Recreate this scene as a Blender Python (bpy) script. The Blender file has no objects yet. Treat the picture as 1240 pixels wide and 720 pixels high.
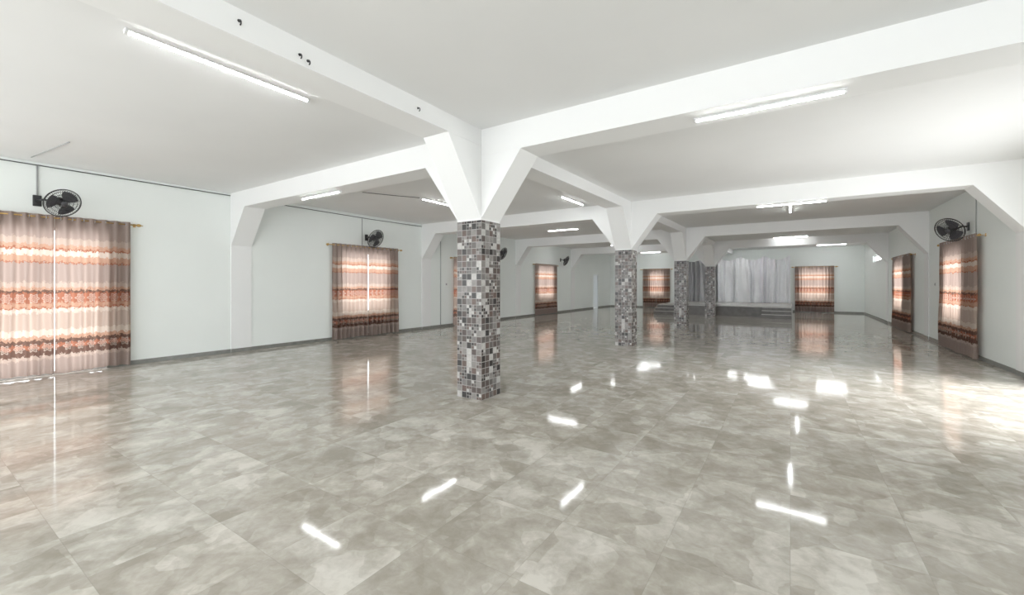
import bpy, bmesh, math, random
from mathutils import Vector, Matrix
random.seed(4)
C=bpy.context; D=bpy.data
col=C.scene.collection
XL,XR=-10.25,3.15
YR,YB=-4.0,27.7
CEIL=3.49; BEAM=3.15; BEAML=3.28
CX0,CX1=-3.73,-3.32
COLY=[4.31,10.05,15.8,21.5]; CW=0.42
def skew(y): return max(0.0,(y-4.5))*.0225
TILE=2.33
# ---------------- node helpers
def new_mat(name):
    m=D.materials.new(name); m.use_nodes=True
    nt=m.node_tree; nt.nodes.clear()
    out=nt.nodes.new('ShaderNodeOutputMaterial')
    b=nt.nodes.new('ShaderNodeBsdfPrincipled')
    nt.links.new(b.outputs[0],out.inputs[0])
    return m,nt,b,out
def inp(nt,sock,v):
    if isinstance(v,bpy.types.NodeSocket): nt.links.new(v,sock)
    else: sock.default_value=v
def M(nt,op,a,b=None,c=None):
    n=nt.nodes.new('ShaderNodeMath'); n.operation=op
    inp(nt,n.inputs[0],a)
    if b is not None: inp(nt,n.inputs[1],b)
    if c is not None: inp(nt,n.inputs[2],c)
    return n.outputs[0]
def ramp(nt,fac,stops,interp='LINEAR'):
    n=nt.nodes.new('ShaderNodeValToRGB'); cr=n.color_ramp; cr.interpolation=interp
    while len(cr.elements)>1: cr.elements.remove(cr.elements[-1])
    cr.elements[0].position=stops[0][0]; cr.elements[0].color=(*stops[0][1],1)
    for p,c in stops[1:]:
        e=cr.elements.new(p); e.color=(*c,1)
    nt.links.new(fac,n.inputs[0]); return n.outputs[0]
def mixc(nt,fac,a,b,mode='MIX'):
    n=nt.nodes.new('ShaderNodeMix'); n.data_type='RGBA'; n.blend_type=mode
    inp(nt,n.inputs[0],fac)
    for s,v in ((n.inputs[6],a),(n.inputs[7],b)):
        if isinstance(v,tuple): s.default_value=(*v,1)
        else: nt.links.new(v,s)
    return n.outputs[2]
def noise(nt,vec,scale,detail=4,dist=0,rough=.5):
    n=nt.nodes.new('ShaderNodeTexNoise'); n.inputs['Scale'].default_value=scale
    n.inputs['Detail'].default_value=detail; n.inputs['Distortion'].default_value=dist
    n.inputs['Roughness'].default_value=rough
    if vec is not None: nt.links.new(vec,n.inputs['Vector'])
    return n.outputs[0]
def coord(nt,k='Object'):
    return nt.nodes.new('ShaderNodeTexCoord').outputs[k]
def comb(nt,x,y,z=0.0):
    n=nt.nodes.new('ShaderNodeCombineXYZ'); inp(nt,n.inputs[0],x); inp(nt,n.inputs[1],y); inp(nt,n.inputs[2],z); return n.outputs[0]
def sep(nt,v):
    n=nt.nodes.new('ShaderNodeSeparateXYZ'); nt.links.new(v,n.inputs[0]); return n.outputs
def wn(nt,v):
    n=nt.nodes.new('ShaderNodeTexWhiteNoise'); n.noise_dimensions='3D'; nt.links.new(v,n.inputs['Vector']); return n.outputs
def vadd(nt,a,b,op='ADD',s=None):
    n=nt.nodes.new('ShaderNodeVectorMath'); n.operation=op; nt.links.new(a,n.inputs[0])
    if b is not None: nt.links.new(b,n.inputs[1])
    if s is not None: n.inputs['Scale'].default_value=s
    return n.outputs[0]
def simple(name,c,rough=.5,metal=0,var=.06,scale=6):
    m,nt,b,o=new_mat(name)
    f=noise(nt,coord(nt),scale)
    c2=tuple(max(0,x*(1-var*2)) for x in c)
    cc=ramp(nt,f,[(.3,c2),(.7,c)])
    nt.links.new(cc,b.inputs['Base Color'])
    b.inputs['Roughness'].default_value=rough; b.inputs['Metallic'].default_value=metal
    return m
# ---------------- materials
m_wall=simple('wall_paint',(.885,.925,.90),.55,var=.012,scale=1.2)
m_ceil=simple('ceiling_paint',(.85,.855,.85),.7,var=.02,scale=.8)
m_beam=simple('beam_paint',(.90,.905,.90),.6,var=.01,scale=1)
m_black=simple('black_plastic',(.02,.02,.022),.4)
m_dgrey=simple('grey_plastic',(.08,.08,.09),.45)
m_white=simple('white_plastic',(.8,.8,.8),.4)
m_gold=simple('brass',(.65,.42,.15),.35,.9)
m_steel=simple('steel',(.55,.55,.57),.35,.9)
m_skirt=simple('skirting_tile',(.22,.22,.20),.3,var=.15,scale=9)
m_frame=simple('window_frame_paint',(.7,.7,.7),.4)
m_cable=simple('cable_rubber',(.10,.10,.10),.5)
m_conduit=simple('conduit_plastic',(.38,.39,.39),.5)
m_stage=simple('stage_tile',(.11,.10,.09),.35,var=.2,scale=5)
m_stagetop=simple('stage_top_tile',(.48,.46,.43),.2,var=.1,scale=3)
def leafmat():
    m,nt,b,o=new_mat('door_frosted_panel')
    n=noise(nt,coord(nt),5); c=ramp(nt,n,[(.3,(.82,.86,.88)),(.7,(.88,.91,.93))])
    nt.links.new(c,b.inputs['Base Color'])
    t=nt.nodes.new('ShaderNodeBsdfTranslucent'); nt.links.new(c,t.inputs[0])
    mx=nt.nodes.new('ShaderNodeMixShader'); mx.inputs[0].default_value=.12
    nt.links.new(b.outputs[0],mx.inputs[1]); nt.links.new(t.outputs[0],mx.inputs[2]); nt.links.new(mx.outputs[0],o.inputs[0])
    return m
m_doorleaf=leafmat()
def floor_mat():
    m,nt,b,o=new_mat('floor_marble_tile')
    p=coord(nt); s=sep(nt,p); T=.6
    ux=M(nt,'DIVIDE',s[0],T); uy=M(nt,'DIVIDE',s[1],T)
    fx=M(nt,'FLOOR',ux); fy=M(nt,'FLOOR',uy)
    r=wn(nt,comb(nt,fx,fy,3.3))
    off=vadd(nt,r[1],None,'SCALE',30)
    v=vadd(nt,p,off)
    wcol=nt.nodes.new('ShaderNodeTexNoise'); wcol.inputs['Scale'].default_value=6; wcol.inputs['Detail'].default_value=3
    nt.links.new(v,wcol.inputs['Vector'])
    vv=vadd(nt,v,vadd(nt,wcol.outputs[1],None,'SCALE',.06))
    def vor(sc,metric):
        vo=nt.nodes.new('ShaderNodeTexVoronoi'); vo.inputs['Scale'].default_value=sc; vo.feature='SMOOTH_F1'; vo.inputs['Smoothness'].default_value=.06
        vo.distance=metric
        nt.links.new(vv,vo.inputs['Vector']); return sep(nt,vo.outputs['Color'])[0]
    vs=M(nt,'ADD',M(nt,'MULTIPLY',vor(2.4,'MANHATTAN'),.13),M(nt,'MULTIPLY',vor(4.6,'MANHATTAN'),.10))
    n1=noise(nt,v,4.2,6,.5,.55)
    n2=noise(nt,v,15,5,.6,.65)
    f=M(nt,'ADD',M(nt,'ADD',M(nt,'MULTIPLY',n1,.52),vs),M(nt,'MULTIPLY',n2,.25))
    c=ramp(nt,f,[(.36,(.31,.283,.236)),(.46,(.385,.355,.303)),(.54,(.465,.435,.38)),(.66,(.63,.60,.54))])
    br=M(nt,'ADD',.97,M(nt,'MULTIPLY',r[0],.06))
    hs=nt.nodes.new('ShaderNodeHueSaturation'); nt.links.new(c,hs.inputs['Color']); nt.links.new(br,hs.inputs['Value'])
    gx=M(nt,'ABSOLUTE',M(nt,'SUBTRACT',M(nt,'FRACT',ux),.5)); gy=M(nt,'ABSOLUTE',M(nt,'SUBTRACT',M(nt,'FRACT',uy),.5))
    g=M(nt,'GREATER_THAN',M(nt,'MAXIMUM',gx,gy),.4968)
    cc=mixc(nt,M(nt,'MULTIPLY',g,.28),hs.outputs[0],(.21,.19,.165))
    nt.links.new(cc,b.inputs['Base Color'])
    rr=M(nt,'ADD',.04,M(nt,'MULTIPLY',noise(nt,p,1.7,3),.05))
    nt.links.new(rr,b.inputs['Roughness'])
    bump=nt.nodes.new('ShaderNodeBump'); bump.inputs['Strength'].default_value=.035; bump.inputs['Distance'].default_value=.02
    nt.links.new(noise(nt,p,2.6,2),bump.inputs['Height']); nt.links.new(bump.outputs[0],b.inputs['Normal'])
    b.inputs['Specular IOR Level'].default_value=.32
    return m
m_floor=floor_mat()
def mosaic_mat():
    m,nt,b,o=new_mat('mosaic_tile')
    s=sep(nt,coord(nt,'UV'))
    U=M(nt,'DIVIDE',s[0],.082); V=M(nt,'DIVIDE',s[1],.082)
    c1=wn(nt,comb(nt,M(nt,'FLOOR',U),M(nt,'FLOOR',V),1.5))
    sel=M(nt,'GREATER_THAN',c1[0],.72)
    U2=M(nt,'MULTIPLY',U,2); V2=M(nt,'MULTIPLY',V,2)
    c2=wn(nt,comb(nt,M(nt,'FLOOR',U2),M(nt,'FLOOR',V2),7.5))
    h1=M(nt,'FRACT',M(nt,'MULTIPLY',c1[0],17.3))
    def lerp(a,b_,t): return M(nt,'ADD',M(nt,'MULTIPLY',a,M(nt,'SUBTRACT',1.0,t)),M(nt,'MULTIPLY',b_,t))
    h=lerp(h1,c2[0],sel)
    c=ramp(nt,h,[(0,(.035,.032,.032)),(.20,(.27,.25,.24)),(.36,(.10,.078,.072)),(.53,(.55,.53,.51)),(.68,(.13,.118,.112)),(.82,(.135,.095,.083)),(.92,(.21,.195,.19))],'CONSTANT')
    n=noise(nt,coord(nt),22,5,1)
    c=mixc(nt,.5,c,ramp(nt,n,[(.3,(.4,.4,.4)),(.7,(1,1,1))]),'MULTIPLY')
    def edge(a,w):
        return M(nt,'GREATER_THAN',M(nt,'ABSOLUTE',M(nt,'SUBTRACT',M(nt,'FRACT',a),.5)),.5-w)
    g1=M(nt,'MAXIMUM',edge(U,.045),edge(V,.045)); g2=M(nt,'MAXIMUM',edge(U2,.06),edge(V2,.06))
    g=lerp(g1,g2,sel)
    c=mixc(nt,g,c,(.34,.325,.31))
    nt.links.new(c,b.inputs['Base Color'])
    nt.links.new(M(nt,'ADD',.22,M(nt,'MULTIPLY',g,.5)),b.inputs['Roughness'])
    b.inputs['Specular IOR Level'].default_value=.35
    return m
m_mosaic=mosaic_mat()
def curtain_mat():
    m,nt,b,o=new_mat('curtain_fabric')
    s=sep(nt,coord(nt,'UV')); u=s[0]; v=s[1]
    w=M(nt,'MULTIPLY',M(nt,'ABSOLUTE',M(nt,'SINE',M(nt,'MULTIPLY',u,22))),.010)
    w2=M(nt,'MULTIPLY',M(nt,'SUBTRACT',noise(nt,comb(nt,M(nt,'MULTIPLY',u,1.0),M(nt,'MULTIPLY',v,2.6)),34,3),.5),.05)
    vv=M(nt,'ADD',M(nt,'ADD',v,w),w2)
    mauve=(.31,.235,.205); cream=(.56,.47,.40); pale=(.43,.33,.275); brown=(.085,.032,.02); terra=(.30,.085,.038); light=(.43,.24,.16)
    c=ramp(nt,vv,[(0,mauve),(.10,pale),(.125,brown),(.165,terra),(.195,brown),(.22,light),(.245,cream),(.285,pale),(.39,cream),(.415,terra),(.425,light),(.45,terra),(.515,brown),(.53,light),(.55,pale),(.58,mauve),(.70,terra),(.71,light),(.75,cream),(.785,terra),(.795,light),(.82,pale),(.86,mauve)],'CONSTANT')
    P=M(nt,'MULTIPLY',u,5.2)
    fu=M(nt,'SUBTRACT',M(nt,'FRACT',P),.5)
    def med(vc,rad):
        dv=M(nt,'MULTIPLY',M(nt,'SUBTRACT',v,vc),13.5)
        d=M(nt,'SQRT',M(nt,'ADD',M(nt,'MULTIPLY',fu,fu),M(nt,'MULTIPLY',dv,dv)))
        ang=M(nt,'ARCTAN2',dv,fu)
        rr=M(nt,'ADD',rad,M(nt,'MULTIPLY',M(nt,'COSINE',M(nt,'MULTIPLY',ang,6)),.07))
        return M(nt,'LESS_THAN',M(nt,'ABSOLUTE',M(nt,'SUBTRACT',d,rr)),.055)
    mk=M(nt,'MAXIMUM',M(nt,'MAXIMUM',med(.475,.30),med(.475,.12)),M(nt,'MAXIMUM',med(.17,.28),med(.17,.10)))
    c=mixc(nt,M(nt,'MULTIPLY',mk,.55),c,cream)
    nt.links.new(c,b.inputs['Base Color']); b.inputs['Roughness'].default_value=.5
    b.inputs['Sheen Weight'].default_value=.05
    tc=mixc(nt,.12,c,(.66,.52,.43))
    t=nt.nodes.new('ShaderNodeBsdfTranslucent'); nt.links.new(tc,t.inputs[0])
    mx=nt.nodes.new('ShaderNodeMixShader'); mx.inputs[0].default_value=.42
    nt.links.new(b.outputs[0],mx.inputs[1]); nt.links.new(t.outputs[0],mx.inputs[2]); nt.links.new(mx.outputs[0],o.inputs[0])
    return m
m_curt=curtain_mat()
m_drape=simple('silver_satin',(.88,.885,.90),.4,var=.03,scale=3)
m_drape2=simple('grey_satin',(.46,.46,.47),.4,var=.08,scale=3)
def emis(name,c,s):
    m,nt,b,o=new_mat(name)
    b.inputs['Base Color'].default_value=(.9,.9,.9,1)
    n=noise(nt,coord(nt),2); cc=ramp(nt,n,[(0,c),(1,c)])
    nt.links.new(cc,b.inputs['Emission Color']); b.inputs['Emission Strength'].default_value=s
    return m
m_tube=emis('led_diffuser',(.97,1,.998),34)
# ---------------- mesh helpers
def box(bm,x0,x1,y0,y1,z0,z1):
    v=[bm.verts.new((x,y,z)) for z in(z0,z1) for y in(y0,y1) for x in(x0,x1)]
    for f in ((0,2,3,1),(4,5,7,6),(0,1,5,4),(2,6,7,3),(0,4,6,2),(1,3,7,5)):
        bm.faces.new([v[i] for i in f])
def prism(bm,pts,axis,a0,a1):
    def P(p,a):
        return {'Y':(p[0],a,p[1]),'X':(a,p[0],p[1]),'Z':(p[0],p[1],a)}[axis]
    A=[bm.verts.new(P(p,a0)) for p in pts]; B=[bm.verts.new(P(p,a1)) for p in pts]
    n=len(pts)
    bm.faces.new(A); bm.faces.new(B[::-1])
    for i in range(n): bm.faces.new([A[i],B[i],B[(i+1)%n],A[(i+1)%n]])
def tube(bm,pts,r,closed=False,seg=8):
    pts=[Vector(p) for p in pts]; n=len(pts); rings=[]
    up=None
    for i,p in enumerate(pts):
        if closed: t=pts[(i+1)%n]-pts[i-1]
        else: t=pts[min(i+1,n-1)]-pts[max(i-1,0)]
        t.normalize()
        if up is None: up=t.orthogonal().normalized()
        a=up-t*up.dot(t)
        if a.length<1e-5:a=t.orthogonal()
        a.normalize(); up=a; b=t.cross(a)
        rings.append([bm.verts.new(p+a*r*math.cos(2*math.pi*k/seg)+b*r*math.sin(2*math.pi*k/seg)) for k in range(seg)])
    for i in range(n if closed else n-1):
        A=rings[i];B=rings[(i+1)%n]
        off=0
        if closed and i==n-1:
            off=min(range(seg),key=lambda o:(A[0].co-B[o].co).length)
        for k in range(seg): bm.faces.new([A[k],A[(k+1)%seg],B[(k+1+off)%seg],B[(k+off)%seg]])
    if not closed:
        bm.faces.new(rings[0][::-1]); bm.faces.new(rings[-1])
def obj(name,bm,mat,parent=None,smooth=False,loc=None,bevel=0):
    bmesh.ops.recalc_face_normals(bm,faces=bm.faces[:])
    me=D.meshes.new(name); bm.to_mesh(me); bm.free()
    me.materials.append(mat)
    if smooth:
        for p in me.polygons:p.use_smooth=True
    o=D.objects.new(name,me); col.objects.link(o)
    if loc: o.location=loc
    if parent: o.parent=parent
    if bevel:
        md=o.modifiers.new('bevel','BEVEL'); md.width=bevel; md.segments=2; md.limit_method='ANGLE'
    return o
def struct(o,label=None):
    o['kind']='structure'
    if label:o['label']=label
    return o
def thing(name,loc,label,cat,group=None,rotz=0):
    e=D.objects.new(name,None); e.empty_display_size=.1; col.objects.link(e); e.location=loc; e.rotation_euler=(0,0,rotz)
    e['label']=label; e['category']=cat
    if group:e['group']=group
    return e
def clone(o,parent=None,loc=None,rotz=None):
    c=o.copy(); col.objects.link(c)
    if parent: c.parent=parent
    if loc is not None: c.location=loc
    if rotz is not None: c.rotation_euler=(0,0,rotz)
    for ch in list(o.children): clone(ch,c)
    return c
# ---------------- shell
bm=bmesh.new(); box(bm,XL-.3,XR+.3,YR-.3,YB+.3,-.1,0); fl=struct(obj('floor',bm,m_floor),'glossy beige-grey marbled floor tiles')
bm=bmesh.new(); box(bm,XL-.3,XR+.3,YR-.3,YB+.3,CEIL,CEIL+.15); struct(obj('ceiling',bm,m_ceil),'off-white plastered ceiling')
def wall(name,axis,p0,p1,a0,a1,holes,mat=m_wall):
    az=sorted({a0,a1}|{h[0] for h in holes}|{h[1] for h in holes})
    zz=sorted({0.0,CEIL}|{h[2] for h in holes}|{h[3] for h in holes})
    def solid(i,k):
        if i<0 or k<0 or i>=len(az)-1 or k>=len(zz)-1: return False
        a=(az[i]+az[i+1])/2; z=(zz[k]+zz[k+1])/2
        return not any(h[0]<a<h[1] and h[2]<z<h[3] for h in holes)
    bm=bmesh.new()
    def P(p,a,z): return (p,a,z) if axis=='X' else (a,p,z)
    def q(*l): bm.faces.new([bm.verts.new(P(*t)) for t in l])
    for i in range(len(az)-1):
        for k in range(len(zz)-1):
            if not solid(i,k): continue
            A,B,z0,z1=az[i],az[i+1],zz[k],zz[k+1]
            q((p0,A,z0),(p0,B,z0),(p0,B,z1),(p0,A,z1)); q((p1,A,z0),(p1,A,z1),(p1,B,z1),(p1,B,z0))
            if not solid(i-1,k): q((p0,A,z0),(p0,A,z1),(p1,A,z1),(p1,A,z0))
            if not solid(i+1,k): q((p0,B,z0),(p1,B,z0),(p1,B,z1),(p0,B,z1))
            if not solid(i,k-1): q((p0,A,z0),(p1,A,z0),(p1,B,z0),(p0,B,z0))
            if not solid(i,k+1): q((p0,A,z1),(p0,B,z1),(p1,B,z1),(p1,A,z1))
    bmesh.ops.remove_doubles(bm,verts=bm.verts[:],dist=1e-5)
    return struct(obj(name,bm,mat))
WT=.2
HL=[(.85,2.3,0.0,2.45),(7.0,8.65,.7,2.42),(11.7,13.4,0.0,2.3),(17.7,19.3,.8,2.4),(24.7,25.5,0.0,2.1),(-3.4,-1.0,.8,2.6)]  # last opening, behind the camera, is added for more daylight
HR=[(6.0,9.3,0.0,2.4),(12.8,14.0,.8,2.25),(18.4,19.7,.8,2.25),(23.0,25.2,2.5,2.8)]
HB=[(-7.6,-6.75,.8,2.3),(.45,1.65,.7,2.35)]
HREAR_FILL=[(-9.8,-6.9,.3,3.1),(-6.6,-3.9,.3,3.1),(-3.2,-.4,.3,3.1),(0,2.9,.3,3.1)]  # rear openings are invented, made large so daylight fills the hall
wall('wall_left','X',XL,XL-WT,YR-WT,YB+WT,HL)
wall('wall_right','X',XR,XR+WT,YR-WT,YB+WT,HR)
wall('wall_back','Y',YB,YB+WT,XL,XR,HB)
wall('wall_rear','Y',YR,YR-WT,XL,XR,HREAR_FILL)
wi=1; di=1
def frame(axis,p,a0,a1,z0,z1,door=False,leaf=False):
    global wi,di
    bm=bmesh.new(); t=.05; d=.03
    def b(A,B,Z0,Z1,dd=d):
        if axis=='X': box(bm,p-dd,p+dd,A,B,Z0,Z1)
        else: box(bm,A,B,p-dd,p+dd,Z0,Z1)
    b(a0,a0+t,z0,z1); b(a1-t,a1,z0,z1); b(a0+t,a1-t,z1-t,z1)
    if not door: b(a0+t,a1-t,z0,z0+t)
    elif not leaf and a1-a0<2: b(a0+t,a1-t,z0+.004,z0+.05)
    mid=(a0+a1)/2
    if leaf:
        b(a0+t,a1-t,.005,z1-t,.012)
    elif not door or (1.0<(a1-a0)<2.5): b(mid-.02,mid+.02,z0+(.06 if door else t),z1-t)
    if door: n='door_%d'%di; di+=1
    else: n='window_%d'%wi; wi+=1
    struct(obj(n,bm,m_doorleaf if leaf else m_frame))
for h in HL: frame('X',XL-.05,*h,door=h[2]==0,leaf=h[0]>24)
for h in HR: frame('X',XR+.1,*h,door=h[2]==0)
for h in HB: frame('Y',YB+.1,*h)
for h in HREAR_FILL: frame('Y',YR-.1,*h)  # frames of the added fill-daylight openings
def portal(axis,sgn,p,a0,a1,z0,z1):
    l=D.lights.new('daylight_portal','AREA'); l.shape='RECTANGLE'; l.size=a1-a0; l.size_y=z1-z0; l.energy=1
    l.cycles.is_portal=True
    o=D.objects.new('daylight_portal',l); col.objects.link(o)
    m=(a0+a1)/2; z=(z0+z1)/2
    o.location=(p,m,z) if axis=='X' else (m,p,z)
    d=Vector((sgn,0,0)) if axis=='X' else Vector((0,sgn,0))
    o.rotation_euler=d.to_track_quat('-Z','Z').to_euler()
for h in HL: portal('X',1,XL-WT-.02,*h)
for h in HR: portal('X',-1,XR+WT+.02,*h)
for h in HB: portal('Y',-1,YB+WT+.02,*h)
for h in HREAR_FILL: portal('Y',1,YR-WT-.02,*h)
# beams
ti=1
def trim(bm,label):
    global ti
    o=struct(obj('trim_%d'%ti,bm,m_beam),label); ti+=1; return o
bm=bmesh.new(); k=skew(YB)
prism(bm,[(CX0,YR),(CX1,YR),(CX1,4.5),(CX1+k,YB),(CX0+k,YB),(CX0,4.5)],'Z',BEAML,CEIL); trim(bm,'white plastered beam along the hall')
for y in COLY:
    s_=skew(y+CW/2)
    bm=bmesh.new(); box(bm,XL,CX0+s_,y,y+CW,BEAM,CEIL); trim(bm,'white plastered cross beam')
    bm=bmesh.new(); box(bm,CX1+s_,XR,y,y+CW,BEAM,CEIL); trim(bm,'white plastered cross beam')
    P=.02
    for w,s in((XL,1),(XR,-1)):
        bm=bmesh.new()
        prism(bm,[(w,BEAM),(w+s*.62,BEAM),(w+s*P,2.35),(w+s*P,0),(w,0)],'Y',y,y+CW)
        trim(bm,'white wall pilaster with angled haunch')
def base(name,w,s,skip):
    bm=bmesh.new(); y=YR
    pil=[(c,c+CW,'p') for c in COLY]; ev=sorted(pil+[(a,b,'d') for a,b in skip])
    def seg(a,b,o):
        if b-a>.01:
            x=sorted((w+s*o,w+s*(o+.012))); box(bm,x[0],x[1],a,b,0,.08)
    for a,b,k in ev:
        seg(y,a,0)
        if k=='p': seg(a,b,.02)
        y=b
    seg(y,YB,0)
    struct(obj(name,bm,m_skirt),'grey tile skirting')
base('baseboard_left',XL,1,[(.85,2.3),(11.7,13.4),(24.7,25.5)])
base('baseboard_right',XR,-1,[(6.0,9.3)])
bm=bmesh.new(); box(bm,XL+.02,-5.75,YB-.012,YB,0,.08); box(bm,.1,XR-.02,YB-.012,YB,0,.08); struct(obj('baseboard_back',bm,m_skirt))
# ---------------- columns
def make_column():
    e=thing('column',(0,0,0),'square column clad in grey mosaic tiles with flared white plaster head','column','mosaic columns')
    a=(CX1-CX0)/2; b=CW/2
    bm=bmesh.new(); uv=bm.loops.layers.uv.new('UVMap')
    cs=[(-a,-b),(a,-b),(a,b),(-a,b)]; L=0
    for i in range(4):
        p,q=cs[i],cs[(i+1)%4]; l=.41
        v=[bm.verts.new((*p,0)),bm.verts.new((*q,0)),bm.verts.new((*q,TILE)),bm.verts.new((*p,TILE))]
        f=bm.faces.new(v)
        for lp,t in zip(f.loops,((L,0),(L+l,0),(L+l,TILE),(L,TILE))): lp[uv].uv=t
        L+=l
    f=bm.faces.new([bm.verts.new((*p,TILE)) for p in cs])
    for lp in f.loops: lp[uv].uv=(.01,.01)
    bmesh.ops.remove_doubles(bm,verts=bm.verts[:],dist=1e-5)
    obj('tiled_shaft',bm,m_mosaic,e)
    bm=bmesh.new(); a2=a-.004;b2=b-.004
    box(bm,-a2,a2,-b2,b2,TILE,CEIL-.002)
    H=.60
    for s in(1,-1):
        prism(bm,[(s*(a2-.01),TILE+.01),(s*(a2+H),BEAM),(s*(a2-.01),BEAM)],'Y',-b2,b2)
        prism(bm,[(s*(b2-.01),TILE+.01),(s*(b2+H+.03),BEAML),(s*(b2-.01),BEAML)],'X',-a2,a2)
    obj('column_head',bm,m_beam,e)
    return e
c0=make_column(); cx=(CX0+CX1)/2
c0.location=(cx,COLY[0]+CW/2,0)
for y in COLY[1:]: clone(c0,None,(cx+skew(y+CW/2),y+CW/2,0))
# ---------------- tube lights, plus unseen extras added for brightness
def make_tube(L):
    e=thing('tube_light',(0,0,0),'white LED batten tube light, switched on','ceiling light','tube lights')
    bm=bmesh.new(); prism(bm,[(-.03,.001),(-.034,-.020),(.034,-.020),(.03,.001)],'X',-L/2,L/2); obj('housing',bm,m_white,e)
    bm=bmesh.new(); pts=[(-.018,-.020)]+[(.018*math.cos(t)*-1,-.022-.012*math.sin(t)) for t in [math.pi*k/8 for k in range(0,9)]]+[(.018,-.020)]
    prism(bm,pts,'X',-L/2+.02,L/2-.02); obj('diffuser',bm,m_tube,e)
    for s in(-1,1):
        bm=bmesh.new()
        x=sorted((s*(L/2-.02),s*L/2)); prism(bm,[(-.022,-.020),(-.016,-.038),(.016,-.038),(.022,-.020)],'X',x[0],x[1])
        obj('end_cap',bm,m_white,e)
    return e
TL=[
 (-4.32,1.82,CEIL,1,1.5),(-.2,4.52,BEAM,0,1.2),(-7.2,4.52,BEAM,0,1.2),(-7.1,7.55,CEIL,1,1.2),(-4.3,9.1,CEIL,1,1.2),
 (0,10.26,BEAM,0,1.2),(0,13.2,CEIL,1,1.2),(-6.9,13.8,CEIL,0,1.2),(-4.3,17.3,CEIL,1,1.2),(0,21.1,CEIL,0,1.2),
 (-7.2,10.6,CEIL,0,1.2),(-7.0,20.6,CEIL,0,1.2),(-3.7,24.0,CEIL,0,1.2),(-7.5,25,CEIL,0,1.2),(-1.2,24.0,CEIL,0,1.2),(1.6,24.6,CEIL,0,1.2),  # stage-end tubes in this row are unseen, added to light the backdrop
 (-7.0,16.4,CEIL,0,1.2),(.5,22.3,CEIL,0,1.2),(-7.0,22.3,CEIL,0,1.2),(-2.2,22.3,CEIL,0,1.2),(-1.5,25.6,CEIL,0,1.2),  # tubes added just past the beams to brighten the far half
 (1.7,26.2,CEIL,0,1.2),(-7.2,26.4,CEIL,0,1.2),(-8.6,18.6,CEIL,1,1.2),(-5.0,22.8,CEIL,0,1.2),(-3.0,25.8,CEIL,0,1.2),(.2,18.0,CEIL,1,1.2),  # further added tubes, lifting the brightness of the far bays
 (-4.3,-2,CEIL,1,1.5),(0,-1.5,CEIL,0,1.5)]  # unseen tubes behind the camera, added for extra light
pro={1.5:make_tube(1.5),1.2:make_tube(1.2)}; used=set()
for x,y,z,r,L in TL:
    rz=math.pi/2 if r else 0
    if L not in used:
        used.add(L); pro[L].location=(x,y,z); pro[L].rotation_euler=(0,0,rz)
    else: clone(pro[L],None,(x,y,z),rz)
# ---------------- curtains
def panel_mesh(w,h,seed,z0=.03):
    rnd=random.Random(seed); bm=bmesh.new(); uv=bm.loops.layers.uv.new('UVMap')
    nf=max(4,int(w/.14)); nu=nf*12; nv=26; ph=[rnd.uniform(-.6,.6) for _ in range(nf+2)]
    g=[]
    for j in range(nv+1):
        v=j/nv; row=[]
        for i in range(nu+1):
            u=i/nu; k=u*nf
            f=k-int(k); pa=ph[int(k)]*(1-f)+ph[int(k)+1]*f
            amp=.032+.014*(1-v)
            y=amp*math.sin(2*math.pi*k+pa*(1-v)*1.5)+.012*math.sin(7*k+9*v)*(1-v)
            x=(u-.5)*w+.02*(1-v)*math.sin(3*v+5*u)*(4*u*(1-u))
            row.append(bm.verts.new((x,y,z0+(h-z0)*v+ (.012*math.sin(5*u) if j==0 else 0))))
        g.append(row)
    for j in range(nv):
        for i in range(nu):
            f=bm.faces.new([g[j][i],g[j][i+1],g[j+1][i+1],g[j+1][i]])
            for lp,(a,b) in zip(f.loops,((i,j),(i+1,j),(i+1,j+1),(i,j+1))):
                lp[uv].uv=(a/nu*w*1.3,b/nv)
    return bm
def curtain(loc,rotz,panels,h,label,seed,eyelets=True,group='patterned window curtains'):
    e=thing('curtain',loc,label,'curtain',group,rotz)
    lo=min(p[0] for p in panels)-.12; hi=max(p[1] for p in panels)+.12
    for k,(a,b) in enumerate(panels):
        o=obj('curtain_panel',panel_mesh(b-a,h,seed+k),m_curt,e,True,(( a+b)/2,.10,0))
        if eyelets:
            n=7; first=None
            for i in range(n):
                if first is None:
                    bm=bmesh.new(); tube(bm,[(0,.025*math.cos(t),.025*math.sin(t)) for t in [2*math.pi*q/14 for q in range(14)]],.006,True,6)
                    first=obj('eyelet',bm,m_steel,o,True)
                    c=first
                else: c=first.copy(); col.objects.link(c); c.parent=o
                c.location=((i+.5)/n*(b-a)-(b-a)/2,0,h-.045)
    zr=h-.045
    bm=bmesh.new(); tube(bm,[(lo,.10,zr),(hi,.10,zr)],.011); obj('rod',bm,m_gold,e,True)
    for x in(lo,hi):
        bm=bmesh.new(); bmesh.ops.create_icosphere(bm,subdivisions=2,radius=.028); 
        s=1 if x==hi else -1
        for v in bm.verts: v.co.x*=1.4
        tube(bm,[(s*.03,0,0),(s*.06,0,0)],.008)
        obj('finial',bm,m_gold,e,True,(x,.10,zr))
        bm=bmesh.new(); tube(bm,[(0,0,0),(0,.10,0)],.007); box(bm,-.02,.02,0,.008,-.03,.03); obj('rod_bracket',bm,m_gold,e,False,(x-s*.04,0,zr))
    return e
RL=-math.pi/2; RR=math.pi/2
def cl(y0,ym,y1,h,label,seed,gap=.0,z=0):
    c=(y0+y1)/2
    return curtain((XL,c,0),RL,[(-(y1-c),-(ym+gap-c)),(-(ym-gap-c),c-y0)],h,label,seed)
cl(.35,1.64,2.6,2.64,'pink-beige curtain pair with terracotta bands and eyelets, floor length',10,.003)
cl(6.7,7.84,8.95,2.60,'pink-beige curtain pair with terracotta bands on brass rod',20,.003)
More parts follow.
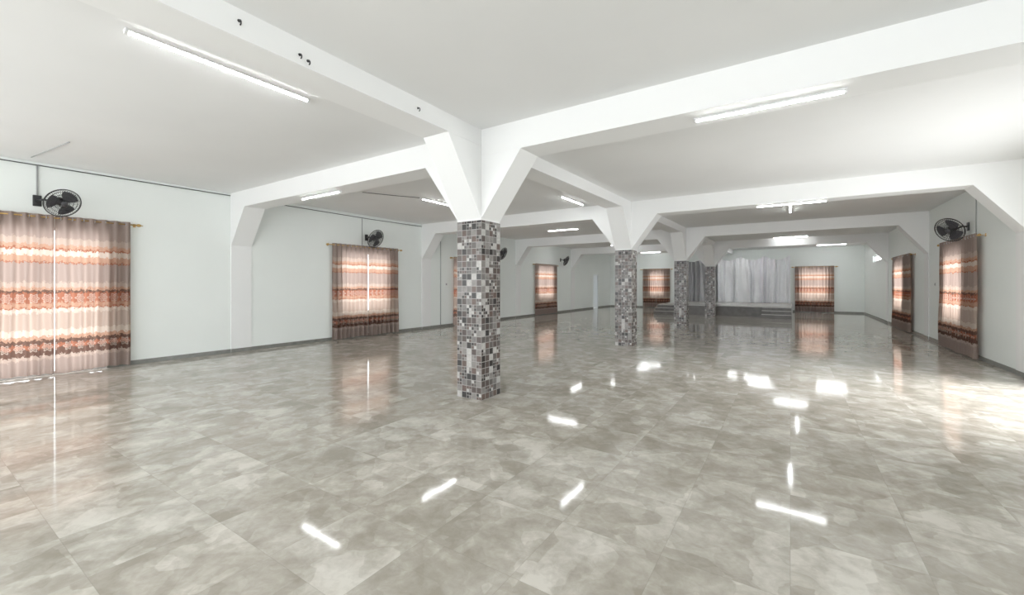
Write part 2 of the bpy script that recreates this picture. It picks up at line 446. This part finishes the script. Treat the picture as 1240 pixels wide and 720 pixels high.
cl(11.55,12.5,13.5,2.5,'patterned curtain pair over doorway',30)
cl(17.4,18.5,19.6,2.5,'patterned orange and beige curtain pair beside wall fan',40)
def crr(y0,ym,y1,h,label,seed,gap=.0):
    c=(y0+y1)/2
    return curtain((XR,c,0),RR,[(y0-c,ym-gap-c),(ym+gap-c,y1-c)],h,label,seed)
crr(11.9,13.1,14.35,2.5,'patterned beige and brown curtain pair under wall fan',50)
crr(17.4,18.7,20.0,2.45,'patterned brown and beige curtain pair',60)
curtain((1.06,YB,0),math.pi,[(-.85,0),(0,.85)],2.47,'terracotta patterned curtain pair beside the stage',70,False)
curtain((-7.17,YB,0),math.pi,[(-.85,0),(0,.85)],2.5,'dark red patterned curtain pair near stage steps',80,False)
# ---------------- fans
def fan(loc,rotz,yaw,tilt=-.45,label='black wall-mounted fan with round wire guard',K=1.0,arm=.22,dx=0):
    e=thing('wall_fan',loc,label,'fan','wall fans',rotz)
    bm=bmesh.new(); box(bm,-.05,.05,0,.025,-.09,.09); obj('wall_plate',bm,m_black,e,bevel=.008)
    bm=bmesh.new(); tube(bm,[(0,.02,0),(dx*.3,arm*.45,.01),(dx*.8,arm*.8,-.03),(dx,arm,0)],.018,seg=10); obj('arm',bm,m_black,e,True)
    R=Matrix.Translation((dx,arm,0))@Matrix.Rotation(yaw,4,'Z')@Matrix.Rotation(tilt,4,'X')@Matrix.Scale(K,4)
    def head(name,bm,mat,sm=True):
        bmesh.ops.transform(bm,matrix=R,verts=bm.verts[:]); return obj(name,bm,mat,e,sm)
    def ringpts(r,y,n=40): return [(r*math.cos(2*math.pi*k/n),y,r*math.sin(2*math.pi*k/n)) for k in range(n)]
    bm=bmesh.new(); prof=[(0.0,-.03),(.05,-.025),(.07,0),(.075,.06),(.055,.085),(0.0,.09)]
    n=20; rr=[]
    for r,y in prof: rr.append([bm.verts.new((r*math.cos(2*math.pi*k/n),y,r*math.sin(2*math.pi*k/n))) for k in range(n)] if r>0 else [bm.verts.new((0,y,0))])
    for A,B in zip(rr,rr[1:]):
        for k in range(n):
            a=[A[k%len(A)],A[(k+1)%len(A)]] if len(A)>1 else [A[0]]; b=[B[(k+1)%n],B[k]] if len(B)>1 else [B[0]]
            bm.faces.new(a+b)
    head('motor',bm,m_black)
    bm=bmesh.new(); RG=.27; yc=.14
    tube(bm,ringpts(RG,yc),.009,True,8)
    for s in(1,-1):
        for r,dy in((.24,.03),(.19,.045),(.13,.053),(.075,.056)): tube(bm,ringpts(r,yc+s*dy,32),.003,True,4)
        for k in range(44):
            t=2*math.pi*k/44; tube(bm,[(r*math.cos(t),yc+s*dy,r*math.sin(t)) for r,dy in((.04,.057),(.13,.053),(.19,.045),(.24,.03),(.268,.0))],.0026,False,4)
    head('guard',bm,m_black)
    for k in range(3):
        bm=bmesh.new(); t0=2*math.pi*k/3; g=[]
        for i in range(7):
            r=.04+.19*i/6; row=[]
            wd=.45+.55*math.sin(math.pi*(.15+.6*i/6))
            for j in range(6):
                a=t0+(j/5-.5)*wd*1.5; row.append(bm.verts.new((r*math.cos(a),yc+.02*(j/5-.5)*2,r*math.sin(a))))
            g.append(row)
        for i in range(6):
            for j in range(5): bm.faces.new([g[i][j],g[i+1][j],g[i+1][j+1],g[i][j+1]])
        head('blade',bm,m_dgrey)
    bm=bmesh.new(); tube(bm,[(0,.09,0),(0,.17,0)],.035,seg=18); head('hub',bm,m_dgrey)
    bm=bmesh.new(); tube(bm,[(0,yc+.052,0),(0,yc+.064,0)],.05,seg=20); head('guard_cap',bm,m_dgrey)
    return e
fan((XL,1.46,2.86),RL,.3,label='black wall fan above floor-length curtains',K=.85,arm=.36,dx=-.18)
fan((XL,7.85,2.85),RL,.1,label='black wall fan above window curtains',arm=.28,K=1.0)
fan((XL,14.3,2.82),RL,.1)
fan((XL,20.2,2.80),RL,.1)
fan((XR,12.75,2.72),RR,.75,label='black wall fan angled into the hall over curtains',K=.98)
# ---------------- cables & conduits
def cable(name,pts,r,label,mat):
    bm=bmesh.new(); tube(bm,pts,r,seg=8); o=obj(name,bm,mat,None,True); o['label']=label; o['category']='cable'; return o
x=XL+.012
cable('electric_conduit',[(x,YR+.02,3.44),(x,0,3.44),(x,COLY[0]-.01,3.44)],.009,'thin grey cable conduit run along wall top',m_cable)
cable('electric_conduit',[(x,1.46,3.425),(x,1.46,2.95)],.012,'short vertical grey conduit down to fan',m_conduit)
cable('electric_conduit',[(x,COLY[0]+CW+.01,3.42),(x,8,3.40),(x,COLY[1]-.01,3.42)],.009,'thin dark cable run along wall top',m_cable)
cable('electric_conduit',[(x,7.7,3.38),(x,7.7,2.62)],.011,'vertical grey conduit beside fan',m_conduit)
cable('electric_conduit',[(x,10.95,CEIL),(x,10.95,.081)],.014,'long vertical grey conduit on wall',m_conduit)
cable('electric_conduit',[(XR-.010,12.3,CEIL),(XR-.010,12.3,2.53)],.010,'vertical conduit beside fan',m_conduit)
cable('electric_cable',[(-9.9,1.35,CEIL-.006),(-9.2,1.42,CEIL-.006),(-8.4,1.5,CEIL-.006)],.008,'cable clipped to ceiling',m_conduit)
cable('electric_cable',[(-7.1,6.9,CEIL-.006),(-7.4,6.4,CEIL-.006),(-7.7,5.8,CEIL-.006)],.008,'loose cable running to tube light',m_cable)
for y,z in((1.45,3.40),(1.9,3.36),(1.97,3.34),(3.2,3.38)):
    bm=bmesh.new(); tube(bm,[(0,0,0),(.02,0,0),(.03,0,-.012),(.03,0,-.03),(.018,0,-.036)],.005)
    tube(bm,[(0,0,0),(.004,0,0)],.012)
    o=obj('beam_hook',bm,m_black,None,True,(CX1,y,z)); o['label']='small dark metal hook fixed to the beam'; o['category']='hook'; o['group']='beam hooks'
def switch(loc,rotz,label='small white wall switch',nm='wall_switch'):
    e=thing(nm,loc,label,'switch','wall switches',rotz)
    bm=bmesh.new(); box(bm,-.045,.045,0,.012,-.045,.045); obj('plate',bm,m_white,e,bevel=.004)
    bm=bmesh.new(); box(bm,-.015,.015,.012,.018,-.025,.025); obj('rocker',bm,m_dgrey,e)
switch((XL,11.25,1.5),RL); switch((XR,15.2,1.5),RR)
# ---------------- stage
SX0,SX1,SY0=-5.7,.05,22.4; SH=.48
st=thing('stage',((SX0+SX1)/2,(SY0+YB)/2,0),'low raised stage with grey tiled front and steps at both ends','stage')
ox,oy=st.location.x,st.location.y
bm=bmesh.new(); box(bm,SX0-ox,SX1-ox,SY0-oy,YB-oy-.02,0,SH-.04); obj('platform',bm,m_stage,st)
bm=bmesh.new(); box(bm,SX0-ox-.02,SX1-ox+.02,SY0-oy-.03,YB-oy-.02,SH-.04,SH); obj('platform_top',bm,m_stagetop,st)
for a,b in((SX0,SX0+1.1),(SX1-1.1,SX1)):
    bm=bmesh.new()
    prism(bm,[(SY0-.9-oy,0),(SY0-.9-oy,.16),(SY0-.6-oy,.16),(SY0-.6-oy,.31),(SY0-.3-oy,.31),(SY0-.3-oy,.44),(SY0-.031-oy,.44),(SY0-.031-oy,0)],'X',a-ox,b-ox)
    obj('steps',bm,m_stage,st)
    for k,z in enumerate((.16,.31)):
        bm=bmesh.new(); box(bm,a-ox-.01,b-ox+.01,SY0-.92+.3*k-oy,SY0-.62+.3*k-oy,z,z+.02)
        obj('step_tread',bm,m_stagetop,st)
def drape(x0,x1,y,z0,z1,mat,seed,label,swag=.14,hang=3,nf=15):
    rnd=random.Random(seed); bm=bmesh.new(); nu=nf*18;nv=44;g=[]
    A=[rnd.uniform(.3,1.8) for _ in range(nf+3)]; Dx=[rnd.uniform(-.5,.5) for _ in range(nf+3)]
    for j in range(nv+1):
        v=j/nv;row=[]
        for i in range(nu+1):
            u=i/nu; k=u*nf; f=k-int(k); i0=int(k); f=f*f*(3-2*f)
            am=A[i0]*(1-f)+A[i0+1]*f; dx=Dx[i0]*(1-f)+Dx[i0+1]*f
            s=.10*am*math.sin(2*math.pi*(k*.9+dx*(1.3-v)))
            sg=abs(math.sin(u*math.pi*hang))
            b=.10*math.sin(1.3*k+5*v+2*sg)*(1-v)+.07*math.sin(9*(v+.25*sg)+k*.4)*v*sg
            zz=z0+(z1-z0)*v - swag*sg*v
            row.append(bm.verts.new((x0+(x1-x0)*u,y+s+b,zz)))
        g.append(row)
    for j in range(nv):
        for i in range(nu): bm.faces.new([g[j][i],g[j][i+1],g[j+1][i+1],g[j+1][i]])
    o=obj('stage_drape',bm,mat,None,True); o['label']=label;o['category']='curtain'; return o
drape(-3.5,.0,26.9,SH+.01,3.05,m_drape,3,'draped silver-white satin backdrop hanging at stage back',.22,3,15)
drape(-5.4,-3.55,27.2,SH+.01,2.95,m_drape2,5,'darker grey satin backdrop hanging at stage back',.1,2,8)
# ---------------- sun, world, camera
sl=D.lights.new('hazy_sun','SUN'); sl.energy=5.8; sl.angle=math.radians(50); sl.color=(1,.99,.98)
so=D.objects.new('hazy_sun',sl); col.objects.link(so); so.location=(8,8,8)
so.rotation_euler=Vector((-1.25,.0,-1.0)).to_track_quat('-Z','Z').to_euler()
w=D.worlds.new('World'); C.scene.world=w; w.use_nodes=True
bg=w.node_tree.nodes['Background']; bg.inputs[0].default_value=(.95,.98,1,1); bg.inputs[1].default_value=3.7
cam=D.cameras.new('Camera'); co=D.objects.new('Camera',cam); col.objects.link(co)
co.location=(0,0,1.5); th=math.atan(337/510)
co.rotation_euler=(math.pi/2,0,th)
cam.sensor_width=36; cam.lens=36*510/1240; cam.shift_y=-16/1240
cam.clip_start=.05
C.scene.camera=co
C.scene.view_settings.view_transform='Standard'
C.scene.view_settings.look='None'
C.scene.view_settings.exposure=.70
C.scene.view_settings.gamma=1.1
